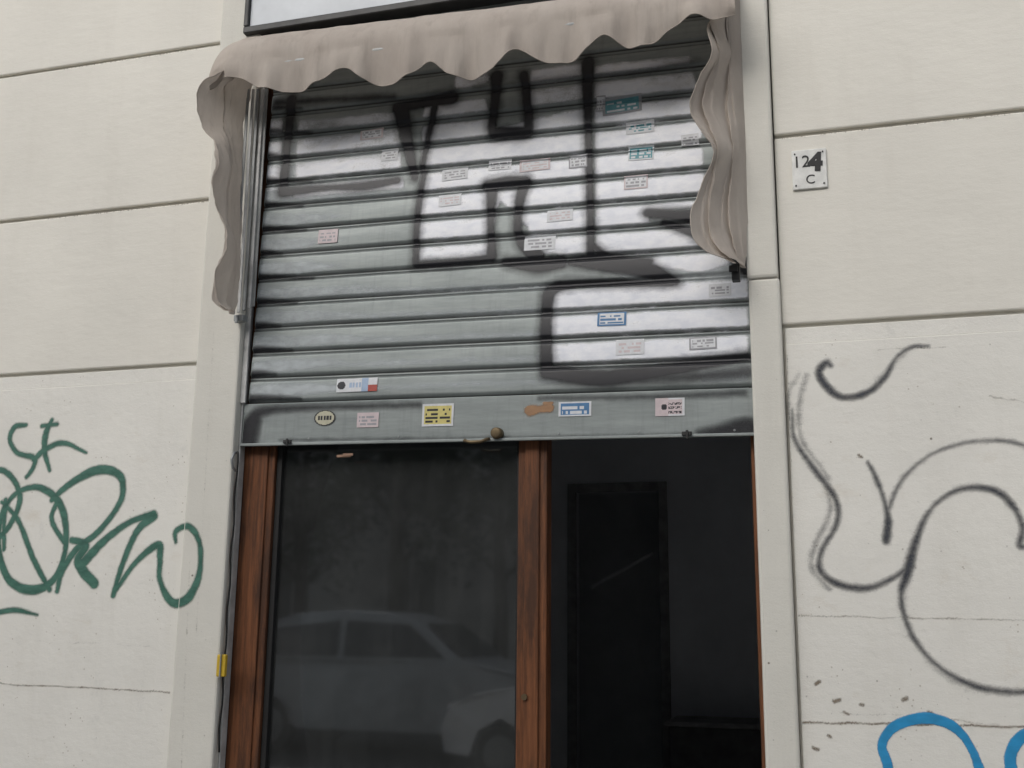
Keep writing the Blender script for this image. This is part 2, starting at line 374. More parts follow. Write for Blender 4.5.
for par, xa, xb in ((uwl, XL+2.2, xLp0-.004), (uwr, xRp1+.004, XR-2)):
    for zc in zg[1:3]:
        A = Layer(0, xa, xb, zc-.05, zc-.010, .004, .003); x = xa
        while x < xb:
            A.dot(x, zc-.012, random.uniform(.001,.006), .006, random.uniform(.3,.75)); x += random.uniform(.004,.012)
        A.build('groove_dirt', M['crack'], par, flat(0), .0012)
# room behind the shopfront
RY0, RY1 = .37, 4.7
rb = RY1
dx0, dx1 = PX(577, 600, rb), PX(660, 600, rb); dz = PZ(620, 492, rb)
link('room_wall', boxes([(-4, dx0, rb, rb+.1, 0, 3.6), (dx1, 4, rb, rb+.1, 0, 3.6), (dx0, dx1, rb, rb+.1, dz, 3.6), (-4.1, -4, RY0, rb+1.3, 0, 3.6), (4, 4.1, RY0, rb+1.3, 0, 3.6),
     (-4, xLp0, .301, .36, 0, 3.6), (xRp1, 4, .301, .36, 0, 3.6), (-4, 4, rb+1.2, rb+1.3, 0, 3.6), (xLp0, xRp1, .301, .36, zs_top, 3.6)]), M['room'], bld)
link('room_ceiling', boxes([(-4.1, 4.1, .301, rb+1.3, 3.61, 3.7)]), M['room'], bld)
link('room_floor', boxes([(-4, 4, .05, rb+1.2, .01, .05)]), M['room_floor'], bld)
link('inner_door_frame', boxes([(dx0-.08, dx0-.002, rb-.03, rb-.002, .051, dz+.08), (dx1+.002, dx1+.08, rb-.03, rb-.002, .051, dz+.08), (dx0-.002, dx1+.002, rb-.03, rb-.002, dz+.002, dz+.08)]), M['room_mid'], bld, bevel=.005)
ct = thing('shop_counter', 'low dark counter at the back of the unlit shop', 'counter')
cx0, cx1 = PX(665, 720, 4.), PX(800, 720, 4.); cz = PZ(700, 722, 4.)
link('counter_body', boxes([(cx0+.03, cx1-.03, 4.0, 4.55, .051, cz-.04)]), M['room_dark'], ct, bevel=.01)
link('counter_top', boxes([(cx0, cx1, 3.95, 4.6, cz-.038, cz)]), M['room_mid'], ct, bevel=.01)
a, b_ = P(590,587,4.8), P(652,553,4.8)
hr = tag(link('handrail', tube([(a[0],4.85,a[1]),(b_[0],4.85,b_[1])], .016), M['room'], smooth=True), 'slanting handrail barely visible in the dark doorway at the back of the shop', 'handrail')
# ---------------------------------------------------------------- shopfront (wooden frame + pane)
YW = .065
sf = thing('shopfront', 'brown wooden shopfront frame with a dusty glass pane below the half closed shutter', 'shopfront')
wl0, wl1 = PX(235, 600, YW), PX(267, 600, YW)
wc0, wc1 = PX(517, 600, YW), PX(546.5, 600, YW)
wr0, wr1 = PX(756, 600, YW)-.0, PX(756, 600, YW)+.10
ztop = zs_top+.0
link('frame_post', boxes([(wl0, wl1, YW, YW+.09, .05, ztop-.1), (wl0+.03, wl1-.035, YW-.012, YW-.001, .05, ztop-.1)]), M['wood'], sf, bevel=.006)
link('frame_post', boxes([(wc0, wc1, YW, YW+.09, .05, ztop-.1), (wc0+.035, wc1-.035, YW-.012, YW-.001, .05, ztop-.1)]), M['wood'], sf, bevel=.006)
link('frame_post', boxes([(wr0, wr1, YW, YW+.09, .05, ztop-.1)]), M['wood'], sf, bevel=.006)
link('frame_rail', boxes([(wl0, wr1, YW, YW+.09, ztop-.098, ztop)]), M['wood'], sf, bevel=.006)
link('frame_rail', boxes([(wl1+.001, wc0-.001, YW+.002, YW+.088, .051, .5)]), M['wood'], sf, bevel=.006)
link('glazing_bead', boxes([(wl1+.001, wl1+.03, YW+.02, YW+.06, .5, ztop-.1), (wc0-.012, wc0-.001, YW+.02, YW+.06, .5, ztop-.1)]), M['black_rubber'], sf, bevel=.003)
link('glass_pane', boxes([(wl1+.03, wc0-.012, YW+.045, YW+.051, .5, ztop-.1)]), M['glass'], sf)
kx, kz = P(524, 697, YW-.02)
link('door_lock', tube([(kx, YW-.022, kz), (kx, YW-.011, kz)], .014, 16), M['brass'], sf)
# ---------------------------------------------------------------- roller shutter
sh = thing('roller_shutter', 'grey metal roller shutter pulled halfway down and covered in black and silver graffiti', 'roller shutter')
zlow = PZ(248, 404, YS); pitch = (PZ(260, 95, YS)-zlow)/13.
nsl = int((zs_top+.1-zlow)/pitch)+1
sx0, sx1 = xLp1+.035, xRp0+.04
NP = 30; dzs = pitch/NP
bz0 = PZ(245, 446.5, YS)
TILT = math.radians(.95)
def unrot(x, z):
    a, c = x-sx0, z-bz0
    return sx0+a*math.cos(TILT)-c*math.sin(TILT), bz0+a*math.sin(TILT)+c*math.cos(TILT)
def smooth01(v): v = np.clip(v, 0, 1); return v*v*(3-2*v)
def prof(xs, zs):
    t = ((zs-zlow)/pitch+1e-6) % 1.0
    y = YS-.009*smooth01((t-.03)/.12)*smooth01((.89-t)/.07)+.007*(t-.5)-.0025*np.sin(np.pi*t)
    y = y-.010*np.exp(-((t-.945)/.030)**2)
    y = y+.004*np.exp(-((t-.01)/.025)**2)
    k = np.floor((zs-zlow)/pitch+1e-6)
    return y+.0018*np.sin(xs*3.1+k*2.3)+.0014*np.sin(xs*7.+k*5.1)
xs = np.linspace(sx0, sx1, 120); zz = zlow+dzs*np.arange(nsl*NP+1)
Xg, Zg = np.meshgrid(xs, zz); Yg = prof(Xg.ravel(), Zg.ravel())
me = bpy.data.meshes.new('m'); nx = len(xs)
fs = [(j*nx+i, j*nx+i+1, (j+1)*nx+i+1, (j+1)*nx+i) for j in range(len(zz)-1) for i in range(nx-1)]
me.from_pydata(np.stack([Xg.ravel(), Yg, Zg.ravel()], 1).tolist(), [], fs); me.update()
t = ((Zg.ravel()-zlow)/pitch+1e-6) % 1
dv = np.clip(np.exp(-((t-.005)/.035)**2)+np.exp(-((t-1.0)/.015)**2)+.6*np.exp(-((t-.87)/.022)**2)+.15*np.clip((.25-t)/.25, 0, 1), 0, 1)
me.attributes.new('dirt', 'FLOAT', 'POINT').data.foreach_set('value', dv.astype(np.float32))
cur = link('curtain', me, M['shutter'], sh, smooth=True)
YB = YS-.016
link('bottom_bar', boxes([(sx0-.022, sx1, YB, YS+.006, bz0, zlow-.004), (sx0-.022, sx1, YB-.018, YB-.001, bz0-.004, bz0+.010)]), M['shutter'], sh, bevel=.003)
link('guide_rail', boxes([(xLp1+.001, sx0-.004, YS-.035, YS-.022, zlow, zs_top), (xLp1+.001, xLp1+.012, YS-.02, YS+.03, .06, zs_top)]), M['pale_metal'], bld, bevel=.003)
link('guide_rail', boxes([(sx1+.003, sx1+.02, YS-.03, YS+.03, .06, zs_top)]), M['pale_metal'], bld, bevel=.003)
def SL():
    L_ = Layer(YS-.01, sx0+.004, sx1-.004, zlow, zz[-1], .0035, dzs, unrot); L_.z = zz[:-1].copy(); L_.d = np.zeros((len(L_.z), len(L_.x))); return L_
hz = SL()
for k in range(1, 12):
    yy = 404-24.3*k+12
    hz.poly([(246,yy-6),(300+random.randint(-15,60),yy-9),(330+random.randint(-20,120),yy-5),(300,yy+4),(246,yy+6)], 9, random.uniform(.7,1))
for k in range(0, 5): hz.poly([(300,393-24*k),(560,384-24*k),(560,379-24*k),(300,387-24*k)], 6, .7)
hz.poly([(600,268),(740,258),(745,280),(640,285)], 8, .9)
hz.poly([(700,370),(748,368),(748,382),(700,384)], 6, .6)
hz.build('paint_haze', M['haze'], sh, prof, .0012)
sv = SL()
for pg in ([(298,120),(398,112),(404,188),(294,198)], [(424,106),(486,98),(494,130),(586,106),(592,192),(590,252),(560,258),(500,200),(486,258),(416,260)],
           [(455,70),(490,66),(490,84),(455,90)], [(530,70),(582,62),(584,100),(530,112)],
           [(594,66),(690,56),(700,100),(706,206),(650,210),(648,222),(700,236),(735,262),(700,274),(640,264),(596,252)],
           [(556,286),(665,282),(748,274),(748,362),(550,368),(546,316)], [(264,120),(284,118),(280,190),(260,192)], [(525,186),(588,184),(590,254),(530,254)]):
    sv.poly(pg, 7, 1.)
# the spray reached the faces of the slats better than their joints
SXg, SZg = np.meshgrid(sv.x, sv.z); ts = ((SZg-zlow)/pitch+1e-6) % 1; ks = np.floor((SZg-zlow)/pitch+1e-6)
band = .22+.78*smooth01((ts-.06)/.16)*smooth01((.88-ts)/.16)
patch = .5+.5*np.sin(SXg*4.1+ks*1.9)*np.sin(SXg*9.3+ks*3.7+1)
upper = smooth01((ks-6.5)/2)*smooth01((10.5-ks)/1.0)*0+smooth01((ks-9.0)/3.5)
leftp = smooth01((sx0+1.0-SXg)/.3)
sv.d *= band*(1-.55*np.clip(upper+leftp*.5, 0, 1)*patch)
sv.d *= 1-.40*smooth01((ts-.5)/.35)*np.clip(.35+leftp+upper, 0, 1)
sv.build('silver_paint', M['silver'], sh, prof, .002)
bk = SL()
def S(p, w, so=5, k=1.):
    bk.stroke(p, w, so, k); w2 = [x+9 for x in w] if isinstance(w, (list, tuple)) else w+9
    if k == 1.: bk.stroke(p, w2, 7, .42)
S([(292,100),(287,150),(283,192)], [14,11,13]); S([(283,192),(330,188),(365,186),(398,180)], [14,8,11,9])
S([(268,104),(330,100),(395,97)], [12,7,6], 7, .75)
S([(398,108),(425,103),(452,98)], [14,14,18]); S([(402,112),(408,145),(415,178)], [20,14,9]); S([(436,104),(428,140),(422,170)], [10,8,8]); S([(424,172),(418,215),(416,264)], [8,8,9])
S([(497,76),(495,105),(493,132),(512,134),(528,131),(527,100),(524,74)], [15,11,12,12,12,11,11]); S([(495,132),(528,132)], 12)
S([(488,186),(508,182),(527,182)], 13); S([(492,188),(491,225),(492,258)], [14,9,12]); S([(523,186),(518,215),(521,240),(538,258)], [14,10,12,18])
S([(416,265),(455,262),(492,258)], [8,8,9]); S([(505,262),(535,265),(562,262)], [9,17,14])
S([(588,62),(588,120),(590,190),(591,258)], [15,10,9,10])
S([(570,262),(600,262),(640,268),(676,282)], [8,20,20,9]); S([(592,245),(610,258),(650,262)], [8,10,10])
S([(648,213),(672,215),(704,216)], [11,12,16]); S([(664,222),(690,232),(712,244)], [8,10,12]); S([(706,205),(730,245),(745,265)], 20, 6, .8)
S([(672,283),(620,283),(575,284),(552,290),(547,310),(546,345),(547,370)], [8,9,9,14,13,14,15]); S([(547,372),(600,378),(650,372),(700,364),(748,356)], [16,18,16,13,9], 6)
S([(600,380),(700,376),(748,372)], 12, 8, .7); S([(475,88),(560,78),(640,72),(700,60)], 4, 7, .5); S([(600,110),(650,100),(690,98)], 4, 4, .5)
for k in range(14):
    y_ = 404-24.2*k; x_ = 248+ (404-y_)*.045
    S([(x_-3,y_-3),(x_+12,y_-6),(x_+random.randint(22,60),y_-5)], [12,7,2], 5, .85)
bk.build('black_paint', M['blacks'], sh, prof, .0032)
bb = Layer(YB, sx0-.015, sx1-.004, bz0+.012, zlow-.006, .0035, .0035, unrot)
bb.stroke([(246,440),(252,424),(262,412),(300,408),(420,405)], [30,22,12,6,4], 7, .8)
bb.stroke([(540,398),(640,397),(745,393)], [4,5,6], 5, .6); bb.stroke([(700,434),(748,430)], [8,26], 7, .8); bb.stroke([(280,440),(480,438),(700,434)], 3, 4, .5)
bb.build('black_paint', M['blacks'], sh, flat(YB), .0015)
# stickers
cols = {}
def cm(c):
    if c not in cols: cols[c] = simple('sticker_ink', c, .5, noise=.1, scale=40)
    return cols[c]
WH=(.66,.67,.69); PK=(.6,.51,.52); YL=(.62,.54,.2); BL=(.08,.2,.38); TL=(.12,.32,.36); BK=(.03,.03,.035); GR=(.34,.34,.36); RD=(.4,.08,.06)
def lines(base, ink, rows=3, border=None):
    rnd = [[random.random() for _ in range(14)] for _ in range(rows)]
    def fn(u, v):
        if border and (u < .07 or u > .93 or v < .1 or v > .9): return border
        r = (v-.15)/.7*rows
        if 0 <= r < rows and .1 < u < .9 and (r % 1) < .55 and rnd[int(r)][int(u*14)] > .3: return ink
        return base
    return fn
def sticker(px, py, w, h, fn, palette, surface=None, ang=0., shape=None, name='sticker', label=None):
    y0 = YB if surface is None else YS-.012
    cx, cz = unrot(*P(px, py, y0)); W_, H_ = w*KM, h*KM; nu, nv = max(4, int(W_/.0035)), max(4, int(H_/.0035))
    ms = [cm(c) for c in palette]; vs = []; fs = []; mi = []
    for j in range(nv+1):
        for i in range(nu+1):
            a, b2 = (i/nu-.5)*W_, (j/nv-.5)*H_
            x = cx+a*math.cos(ang)-b2*math.sin(ang); z = cz+a*math.sin(ang)+b2*math.cos(ang)
            y = (YB-.003) if surface is None else float(prof(np.array([x]), np.array([z]))[0])-.0046
            vs.append((x, y, z))
    for j in range(nv):
        for i in range(nu):
            u, v2 = (i+.5)/nu, (j+.5)/nv
            if shape == 'oval' and ((u-.5)/.5)**2+((v2-.5)/.5)**2 > 1: continue
            fs.append((j*(nu+1)+i, j*(nu+1)+i+1, (j+1)*(nu+1)+i+1, (j+1)*(nu+1)+i)); mi.append(palette.index(fn(u, v2)))
    me = bpy.data.meshes.new('m'); me.from_pydata(vs, [], fs); me.update()
    for p, k in zip(me.polygons, mi): p.material_index = k
    o = link(name, me, ms, sh)
    if label: o['label'] = label
def ovalf(u, v):
    r = ((u-.5)/.5)**2+((v-.5)/.5)**2
    if r > .78: return BK
    if .38 < v < .62 and .15 < u < .85 and int(u*22) % 3: return BK
    return (.5,.48,.36)
sticker(325,418,25,17,ovalf,[BK,(.5,.48,.36)],shape='oval',label='oval cream sticker with black rim')
sticker(368,420,25,16,lines(PK,GR,3),[PK,GR])
sticker(438,415,35,24,lines(YL,BK,4,WH),[YL,BK,WH],label='yellow sticker with dark lettering')
sticker(575,409,34,15,lines(BL,WH,2,WH),[BL,WH],label='blue and white sticker')
sticker(670,407,29,18,lambda u,v: BK if (u-.3)**2*3+(v-.5)**2<.03 else lines(PK,BK,3,WH)(u,v) if u>.45 else PK,[PK,BK,WH],label='pinkish sticker with dark mark')
sticker(357,385,48,15,lambda u,v: BK if u<.22 and (u-.12)**2*9+(v-.5)**2<.09 else (RD if u>.78 and v<.5 else ((.35,.45,.6) if .62<u<.78 or (.3<u<.6 and .3<v<.7 and int(u*40)%3) else WH)),[BK,(.35,.45,.6),RD,WH],surface=1)
sticker(328,236,24,17,lines(PK,GR,3),[PK,GR],surface=1)
for (px,py,w,h,bc,ink,bd) in [(622,105,42,20,TL,WH,GR),(601,104,10,18,WH,GR,GR),(641,153,27,16,TL,WH,WH),(578,161,20,16,WH,GR,GR),(540,243,34,16,WH,GR,None),(612,319,30,15,WH,BL,BL),
                            (703,343,27,13,WH,GR,GR),(630,347,29,16,WH,PK,None),(636,182,25,16,WH,GR,PK),(455,174,30,14,WH,GR,None),(535,165,34,14,WH,PK,PK),(450,200,26,14,WH,PK,None),
                            (372,134,28,13,WH,GR,PK),(390,155,20,14,WH,GR,None),(640,127,30,14,WH,TL,None),(500,165,26,12,WH,GR,None),(720,290,22,13,WH,GR,None),(560,215,28,14,WH,PK,None),(690,140,18,12,WH,GR,None)]:
    sticker(px,py,w,h,lines(bc,ink,3,bd),list(dict.fromkeys([c for c in (bc,ink,bd) if c])),surface=1,ang=random.uniform(-.04,.04)+.02)
of = Layer(YB, PX(520,410,YB), PX(560,410,YB), PZ(540,430,YB), PZ(540,396,YB), conv=unrot); of.stroke([(530,411),(540,409),(550,408)], [12,8,10], 3, .8); of.stroke([(545,404),(552,403)], 5, 2, .7)
of.build('orange_scuff', paint('orange_paint', (.36,.2,.1), .8, grain=.8), sh, flat(YB), .0022)
# lock, handle, latches
lx, lz = unrot(*P(498, 434, YB))
link('lock', tube([(lx,YB-.040,lz),(lx,YB-.038,lz),(lx,YB-.020,lz),(lx,YB-.0005,lz)], [.018,.026,.028,.030], 20), M['brass'], sh, smooth=True)
hx, hz_ = unrot(*P(478, 443, YB))
link('handle', tube([(hx-.06,YB-.018,hz_+.012),(hx-.055,YB-.04,hz_+.006),(hx-.02,YB-.055,hz_-.004),(hx+.03,YB-.05,hz_-.002),(hx+.055,YB-.035,hz_+.012),(hx+.06,YB-.018,hz_+.016)], .008), M['brass'], sh, smooth=True)
for px, py in ((290,443),(688,435)):
    a, c = unrot(*P(px, py, YB))
    link('latch', boxes([(a-.025,a+.02,YB-.03,YB-.019,c-.006,c+.012),(a-.006,a+.006,YB-.036,YB-.031,c-.022,c+.018)]), M['dark_metal'], sh, bevel=.003)
for px in (310,400,560,640,735):
    a, c = unrot(*P(px, 442-(px-245)*.019, YB)); link('rivet', tube([(a,YB-.023,c+.008),(a,YB-.0185,c+.008)], [.004,.006], 10), M['grey_metal'], sh)
# the curtain hangs very slightly out of level
piv = Matrix.Translation((sx0, 0, bz0))
sh.matrix_world = piv @ Matrix.Rotation(TILT, 4, 'Y') @ piv.inverted()
a, c = P(345, 456, YB-.01)
tag(link('wood_splinter', boxes([(a-.045,a+.03,YB-.012,YB-.004,c-.006,c+.007),(a-.01,a+.045,YB-.016,YB-.0125,c-.001,c+.012)]), simple('pale_wood',(.32,.2,.14),.8), bevel=.003), 'pale torn wood splinter stuck under the shutter bottom bar', 'splinter')
# ---------------------------------------------------------------- signboard
sg = thing('signboard', 'blank white signboard in a grey frame above the awning', 'sign')
ga, gb = PX(246, 20, -.05), xRp0-.0
gz = PZ(300, 24, -.06); 
link('sign_panel', boxes([(ga+.03, gb-.03, -.055, .03, gz+.03, gz+.75)]), M['white_sign'], sg)
link('sign_frame', boxes([(ga, gb, -.075, .068, gz-.012, gz+.028), (ga, ga+.028, -.075, .068, gz+.03, gz+.78), (gb-.028, gb, -.075, .068, gz+.03, gz+.78), (ga+.03, gb-.03, -.075, .068, gz+.752, gz+.78)]), M['dark_metal'], sg, bevel=.006)
# ---------------------------------------------------------------- awning
aw = thing('awning', 'faded taupe fabric awning with scalloped valance and drooping side curtains', 'awning')
YF = -.30
bot = catmull([(208,88),(222,78),(240,78),(262,88),(292,90),(318,82),(345,68),(362,78),(385,84),(410,76),(430,62),(450,74),(478,76),(500,64),(517,49),(540,60),(565,61),(588,50),(604,36),(628,46),(652,42),(668,30),(685,19),(700,18),(714,20),(735,12)], 8)
bw = np.array([P(p[0], p[1], YF) for p in bot]); o_ = np.argsort(bw[:,0]); bw = bw[o_]
xa, xb = bw[0,0], bw[-1,0]
def lin(p, q, y0):
    (x0,z0),(x1,z1) = P(*p,y0), P(*q,y0); return lambda x: z0+(z1-z0)*(x-x0)/(x1-x0)
barz = lin((250,60),(640,8),YF); topz = lin((262,40),(640,-3),-.03)
xta, xtb = PX(252,42,-.03), PX(738,-15,-.03)
from mathutils import noise as mnoise
def wr(x, z, s, a): return a*mnoise.fractal(Vector((x*s, 3.3, z*s)), .85, 2.0, 4)
def canopy(u, v):
    x = xa+(xb-xa)*u; zb_ = float(np.interp(x, bw[:,0], bw[:,1])); zr = barz(x); ends = min(1, min(u, 1-u)/.03)
    wv = .009*math.sin(u*38+.6)+.006*math.sin(u*71+1)+.004*math.sin(u*133)
    zr += .006*math.sin(u*21)
    if v < .5:
        t = v/.5; xt = xta+(xtb-xta)*u
        y = -.03+(YF+.03)*(math.sin(t*math.pi/2))**1.2; z = topz(xt)+(zr-topz(xt))*(1-math.cos(t*math.pi/2))**.9 if t > 0 else topz(xt)
        w_ = wr(xt*1.5, z*2.5, 3, .012)*math.sin(t*math.pi)
        return (xt+(x-xt)*t, y+wv*t*.5-w_, z - (1-ends)*.05*t-w_)
    t = (v-.5)/.5; z = zr+(zb_-zr)*t - (1-ends)*.05*(1-t)
    return (x, YF-.006*math.sin(t*3.1)+wv*(.3+1.6*t)+wr(x*1.6, z*.6, 4, .009), z)
o = link('valance', surf(canopy, 300, 30), M['fabric'], aw, smooth=True)
link('hem', tube([canopy(i/260, 1.0) for i in range(261)], .0028, 6), M['fabric'], aw, smooth=True)
link('front_bar', tube([(xa+.03, YF+.02, barz(xa)-.03), (xb-.03, YF+.02, barz(xb)-.03)], .014), M['pale_metal'], aw, smooth=True)
def flap(outer, inner, yo, yi, name, folds, amp, ph):
    oc = np.array([(*P(p[0], p[1], yo),) for p in catmull(outer, 8)]); ic = np.array([(*P(p[0], p[1], yi),) for p in catmull(inner, 8)])
    def samp(c, v):
        i = v*(len(c)-1); k = min(int(i), len(c)-2); return c[k]+(c[k+1]-c[k])*(i-k)
    def fn(u, v):
        a, b2 = samp(ic, v), samp(oc, v); p = a+(b2-a)*u
        q = math.sin(u*folds*math.pi*2+ph+v*1.8+.7*math.sin(v*7)); q = math.copysign(abs(q)**.6, q)
        s = q*amp*(1-.3*u)+.3*amp*math.sin(u*folds*14+v*5)
        s2 = .014*math.sin(v*17+u*3)*u
        n_ = wr(p[0]*1.6+u*1.5, p[1]*1.2, 4, .016)
        return (p[0]+s*.45+n_*.7, yi+(yo-yi)*u+s+s2+n_, p[1]-.01*math.sin(u*9)*v)
    link(name, surf(fn, 80, 110), M['fabric'], aw, smooth=True)
    link('hem', tube([fn(1, i/120) for i in range(121)], .003, 6), M['fabric'], aw, smooth=True)
flap([(226,72),(205,88),(200,108),(203,128),(216,142),(221,162),(215,182),(217,205),(226,225),(226,248),(219,272),(216,298),(226,308)],
     [(254,62),(246,90),(240,130),(238,180),(238,230),(238,270),(237,300),(235,314)], -.30, -.10, 'side_curtain', 1.7, .019, .4)
flap([(716,8),(706,28),(713,52),(699,78),(690,108),(702,132),(713,150),(704,172),(694,200),(694,232),(706,250),(728,258)],
     [(738,-12),(739,40),(741,80),(743,120),(744,160),(745,200),(746,235),(746,268)], -.26, -.07, 'side_curtain', 2.2, .028, 1.2)
# folding guides at the left jamb
for i, (pa, y0) in enumerate(((241,-.085),(246,-.07),(251,-.055),(256,-.04),(260,-.025))):
    x = PX(pa, 200, y0); z1 = PZ(pa, 90, y0); z0 = PZ(pa, 314-i*2, y0)
    link('guide_strip', boxes([(x-.0085, x+.0085, y0-.004, y0+.004, z0, z1)]), [M['grey_metal'], M['pale_metal'], M['grey_metal'], M['pale_metal'], M['grey_metal']][i], aw, bevel=.003)
a, c = P(238, 318, -.08); link('arm_bracket', boxes([(a-.02,a+.035,-.09,-.041,c-.018,c+.016),(a-.008,a+.01,-.10,-.0905,c-.032,c+.01)]), M['grey_metal'], aw, bevel=.004)
a, c = P(736, 272, -.08); link('arm_bracket', boxes([(a-.018,a+.018,-.11,-.06,c-.045,c+.03),(a-.028,a+.012,-.125,-.1105,c-.01,c+.02)]), M['dark_metal'], aw, bevel=.004)
# ---------------------------------------------------------------- number tile
tl = thing('house_number_tile', 'small white house number tile reading 124 C on the right wall', 'house number')
ta = PX(792,170); tb_ = PX(827,170); tz0 = PZ(810,189.5); tz1 = PZ(810,150)
link('tile', boxes([(ta, tb_, -.012, -.0005, tz0, tz1)]), M['tile'], tl, bevel=.004)
W_ = tb_-ta; H_ = tz1-tz0; cx = (ta+tb_)/2
link('digits', text_mesh('12', H_*.42, ta+W_*.28, -.0135, tz0+H_*.68), M['ink'], tl)
link('digits', text_mesh('4', H_*.60, ta+W_*.68, -.0142, tz0+H_*.64, ang=.08, bold=.007), M['ink'], tl)
link('digits', text_mesh('C', H_*.32, cx+W_*.02, -.0135, tz0+H_*.22), M['ink'], tl)
for ux, uz in ((.1,.1),(.9,.1),(.1,.9),(.9,.9)):
    link('screw', tube([(ta+W_*ux,-.0155,tz0+H_*uz),(ta+W_*ux,-.0125,tz0+H_*uz)], .004, 8), M['dark_metal'], tl)
# ---------------------------------------------------------------- small fittings on left jamb
a, c = P(222, 665, -.05)
yt = thing('cable_clip', 'small yellow plastic clip on the left pilaster edge', 'clip')
link('clip_body', boxes([(a-.022,a+.026,-.066,-.041,c-.055,c+.05)]), M['yellow'], yt, bevel=.006)
link('clip_pin', tube([(a+.004,-.072,c+.06),(a+.004,-.072,c-.06)], .004), M['grey_metal'], yt)
cb = []
for i in range(26):
    py = 452+i*12; x, z = P(236-(py-452)*.066, py, .0); cb.append((xLp1+.012+.004*math.sin(i*1.3), -.01, z))
tag(link('cable', tube(cb, .005, 8), M['black_rubber'], smooth=True), 'thin dark cable running down the left door jamb', 'cable')
a, c = P(234, 462, -.05)
tag(link('jamb_hook', tube([(a,-.035,c+.05),(a+.004,-.06,c+.045),(a,-.075,c+.01),(a+.006,-.07,c-.03),(a+.01,-.045,c-.045)], .007), M['grey_metal'], smooth=True), 'rusty grey metal hook on the left jamb below the shutter end', 'hook')
# ---------------------------------------------------------------- ground
def struct(name, me, mat, bevel=0):
    o = link(name, me, mat, bevel=bevel); o['kind'] = 'structure'; return o
struct('ground', boxes([(-300,300,-300,300,-.4,-.16)]), M['asphalt'])
struct('pavement', boxes([(-40,40,-6.2,.0,-.15,0)]), M['paving'])
struct('kerb', boxes([(-40,40,-6.35,-6.203,-.15,.004)]), M['kerb'], .015)
struct('road', boxes([(-40,40,-15,-6.36,-.159,-.14)]), M['asphalt'])
struct('far_pavement', boxes([(-40,40,-19,-15.01,-.15,0)]), M['paving'])
# ---------------------------------------------------------------- opposite side of the street (seen mirrored in the glass)
ob = thing('apartment_building', 'drab apartment building across the street mirrored in the shop glass', 'building', (0,-19,0))
link('wall', boxes([(-24,14,-9,-.0,0,13)]), M['facade'], ob)
link('cornice', boxes([(-24.3,14.3,-9.3,.4,13.01,13.5)]), M['kerb'], ob)
for r in range(4):
    for k in range(9):
        x = -20+k*3.6; z = 1.2+r*3.1
        w = link('window', boxes([(x,x+1.2,.002,.05,z,z+1.8)]), M['car_glass'], ob)
        link('window_frame', boxes([(x-.12,x-.002,.003,.1,z-.1,z+1.9),(x+1.202,x+1.32,.003,.1,z-.1,z+1.9),(x+.57,x+.63,.051,.08,z,z+1.8)]), M['kerb'], w)
def tree(x, y, h, label):
    t = thing('street_tree', label, 'tree', (x, y, 0), 'trees along the street'); rg = random.Random(int(x*10))
    bm_pts = [(0,0,-.15),(.04,.02,h*.3),(-.03,.05,h*.6),(.05,0,h*.9)]
    link('trunk', tube(bm_pts, [.17,.14,.1,.03]), M['bark'], t, smooth=True)
    tips = []
    for i in range(9):
        a = rg.uniform(0, 6.28); z0 = h*rg.uniform(.35,.7); ln = h*rg.uniform(.2,.34)
        p1 = (math.cos(a)*ln*.5, math.sin(a)*ln*.5, z0+ln*.4); p2 = (math.cos(a)*ln, math.sin(a)*ln, z0+ln*.9); tips += [p1, p2]
        link('limb', tube([(0,0,z0),p1,p2], [.06,.04,.012], 6), M['bark'], t, smooth=True)
    vs = []; fs = []
    for i in range(2000):
        c = Vector(rg.choice(tips))+Vector((rg.gauss(0,.4),rg.gauss(0,.4),rg.gauss(0,.35)))
        a = Vector((rg.gauss(0,1),rg.gauss(0,1),rg.gauss(0,1))).normalized()*.09; b2 = a.orthogonal().normalized()*.06; k = len(vs)
        vs += [c-a, c+b2, c+a, c-b2]; fs.append((k,k+1,k+2,k+3))
    me = bpy.data.meshes.new('m'); me.from_pydata(vs, [], fs); link('crown', me, M['leaf'], t)
YM = YW+.045
def mirX(px, ydist): return PX(px, 600, 2*YM-ydist)
tree(mirX(300,-16.), -16, 6.5, 'leafy street tree mirrored at the left of the shop glass')
tree(mirX(395,-15.6), -15.6, 7, 'leafy street tree mirrored in the middle of the shop glass')
tree(mirX(500,-16.4), -16.4, 6, 'leafy street tree mirrored beside the central wooden post')
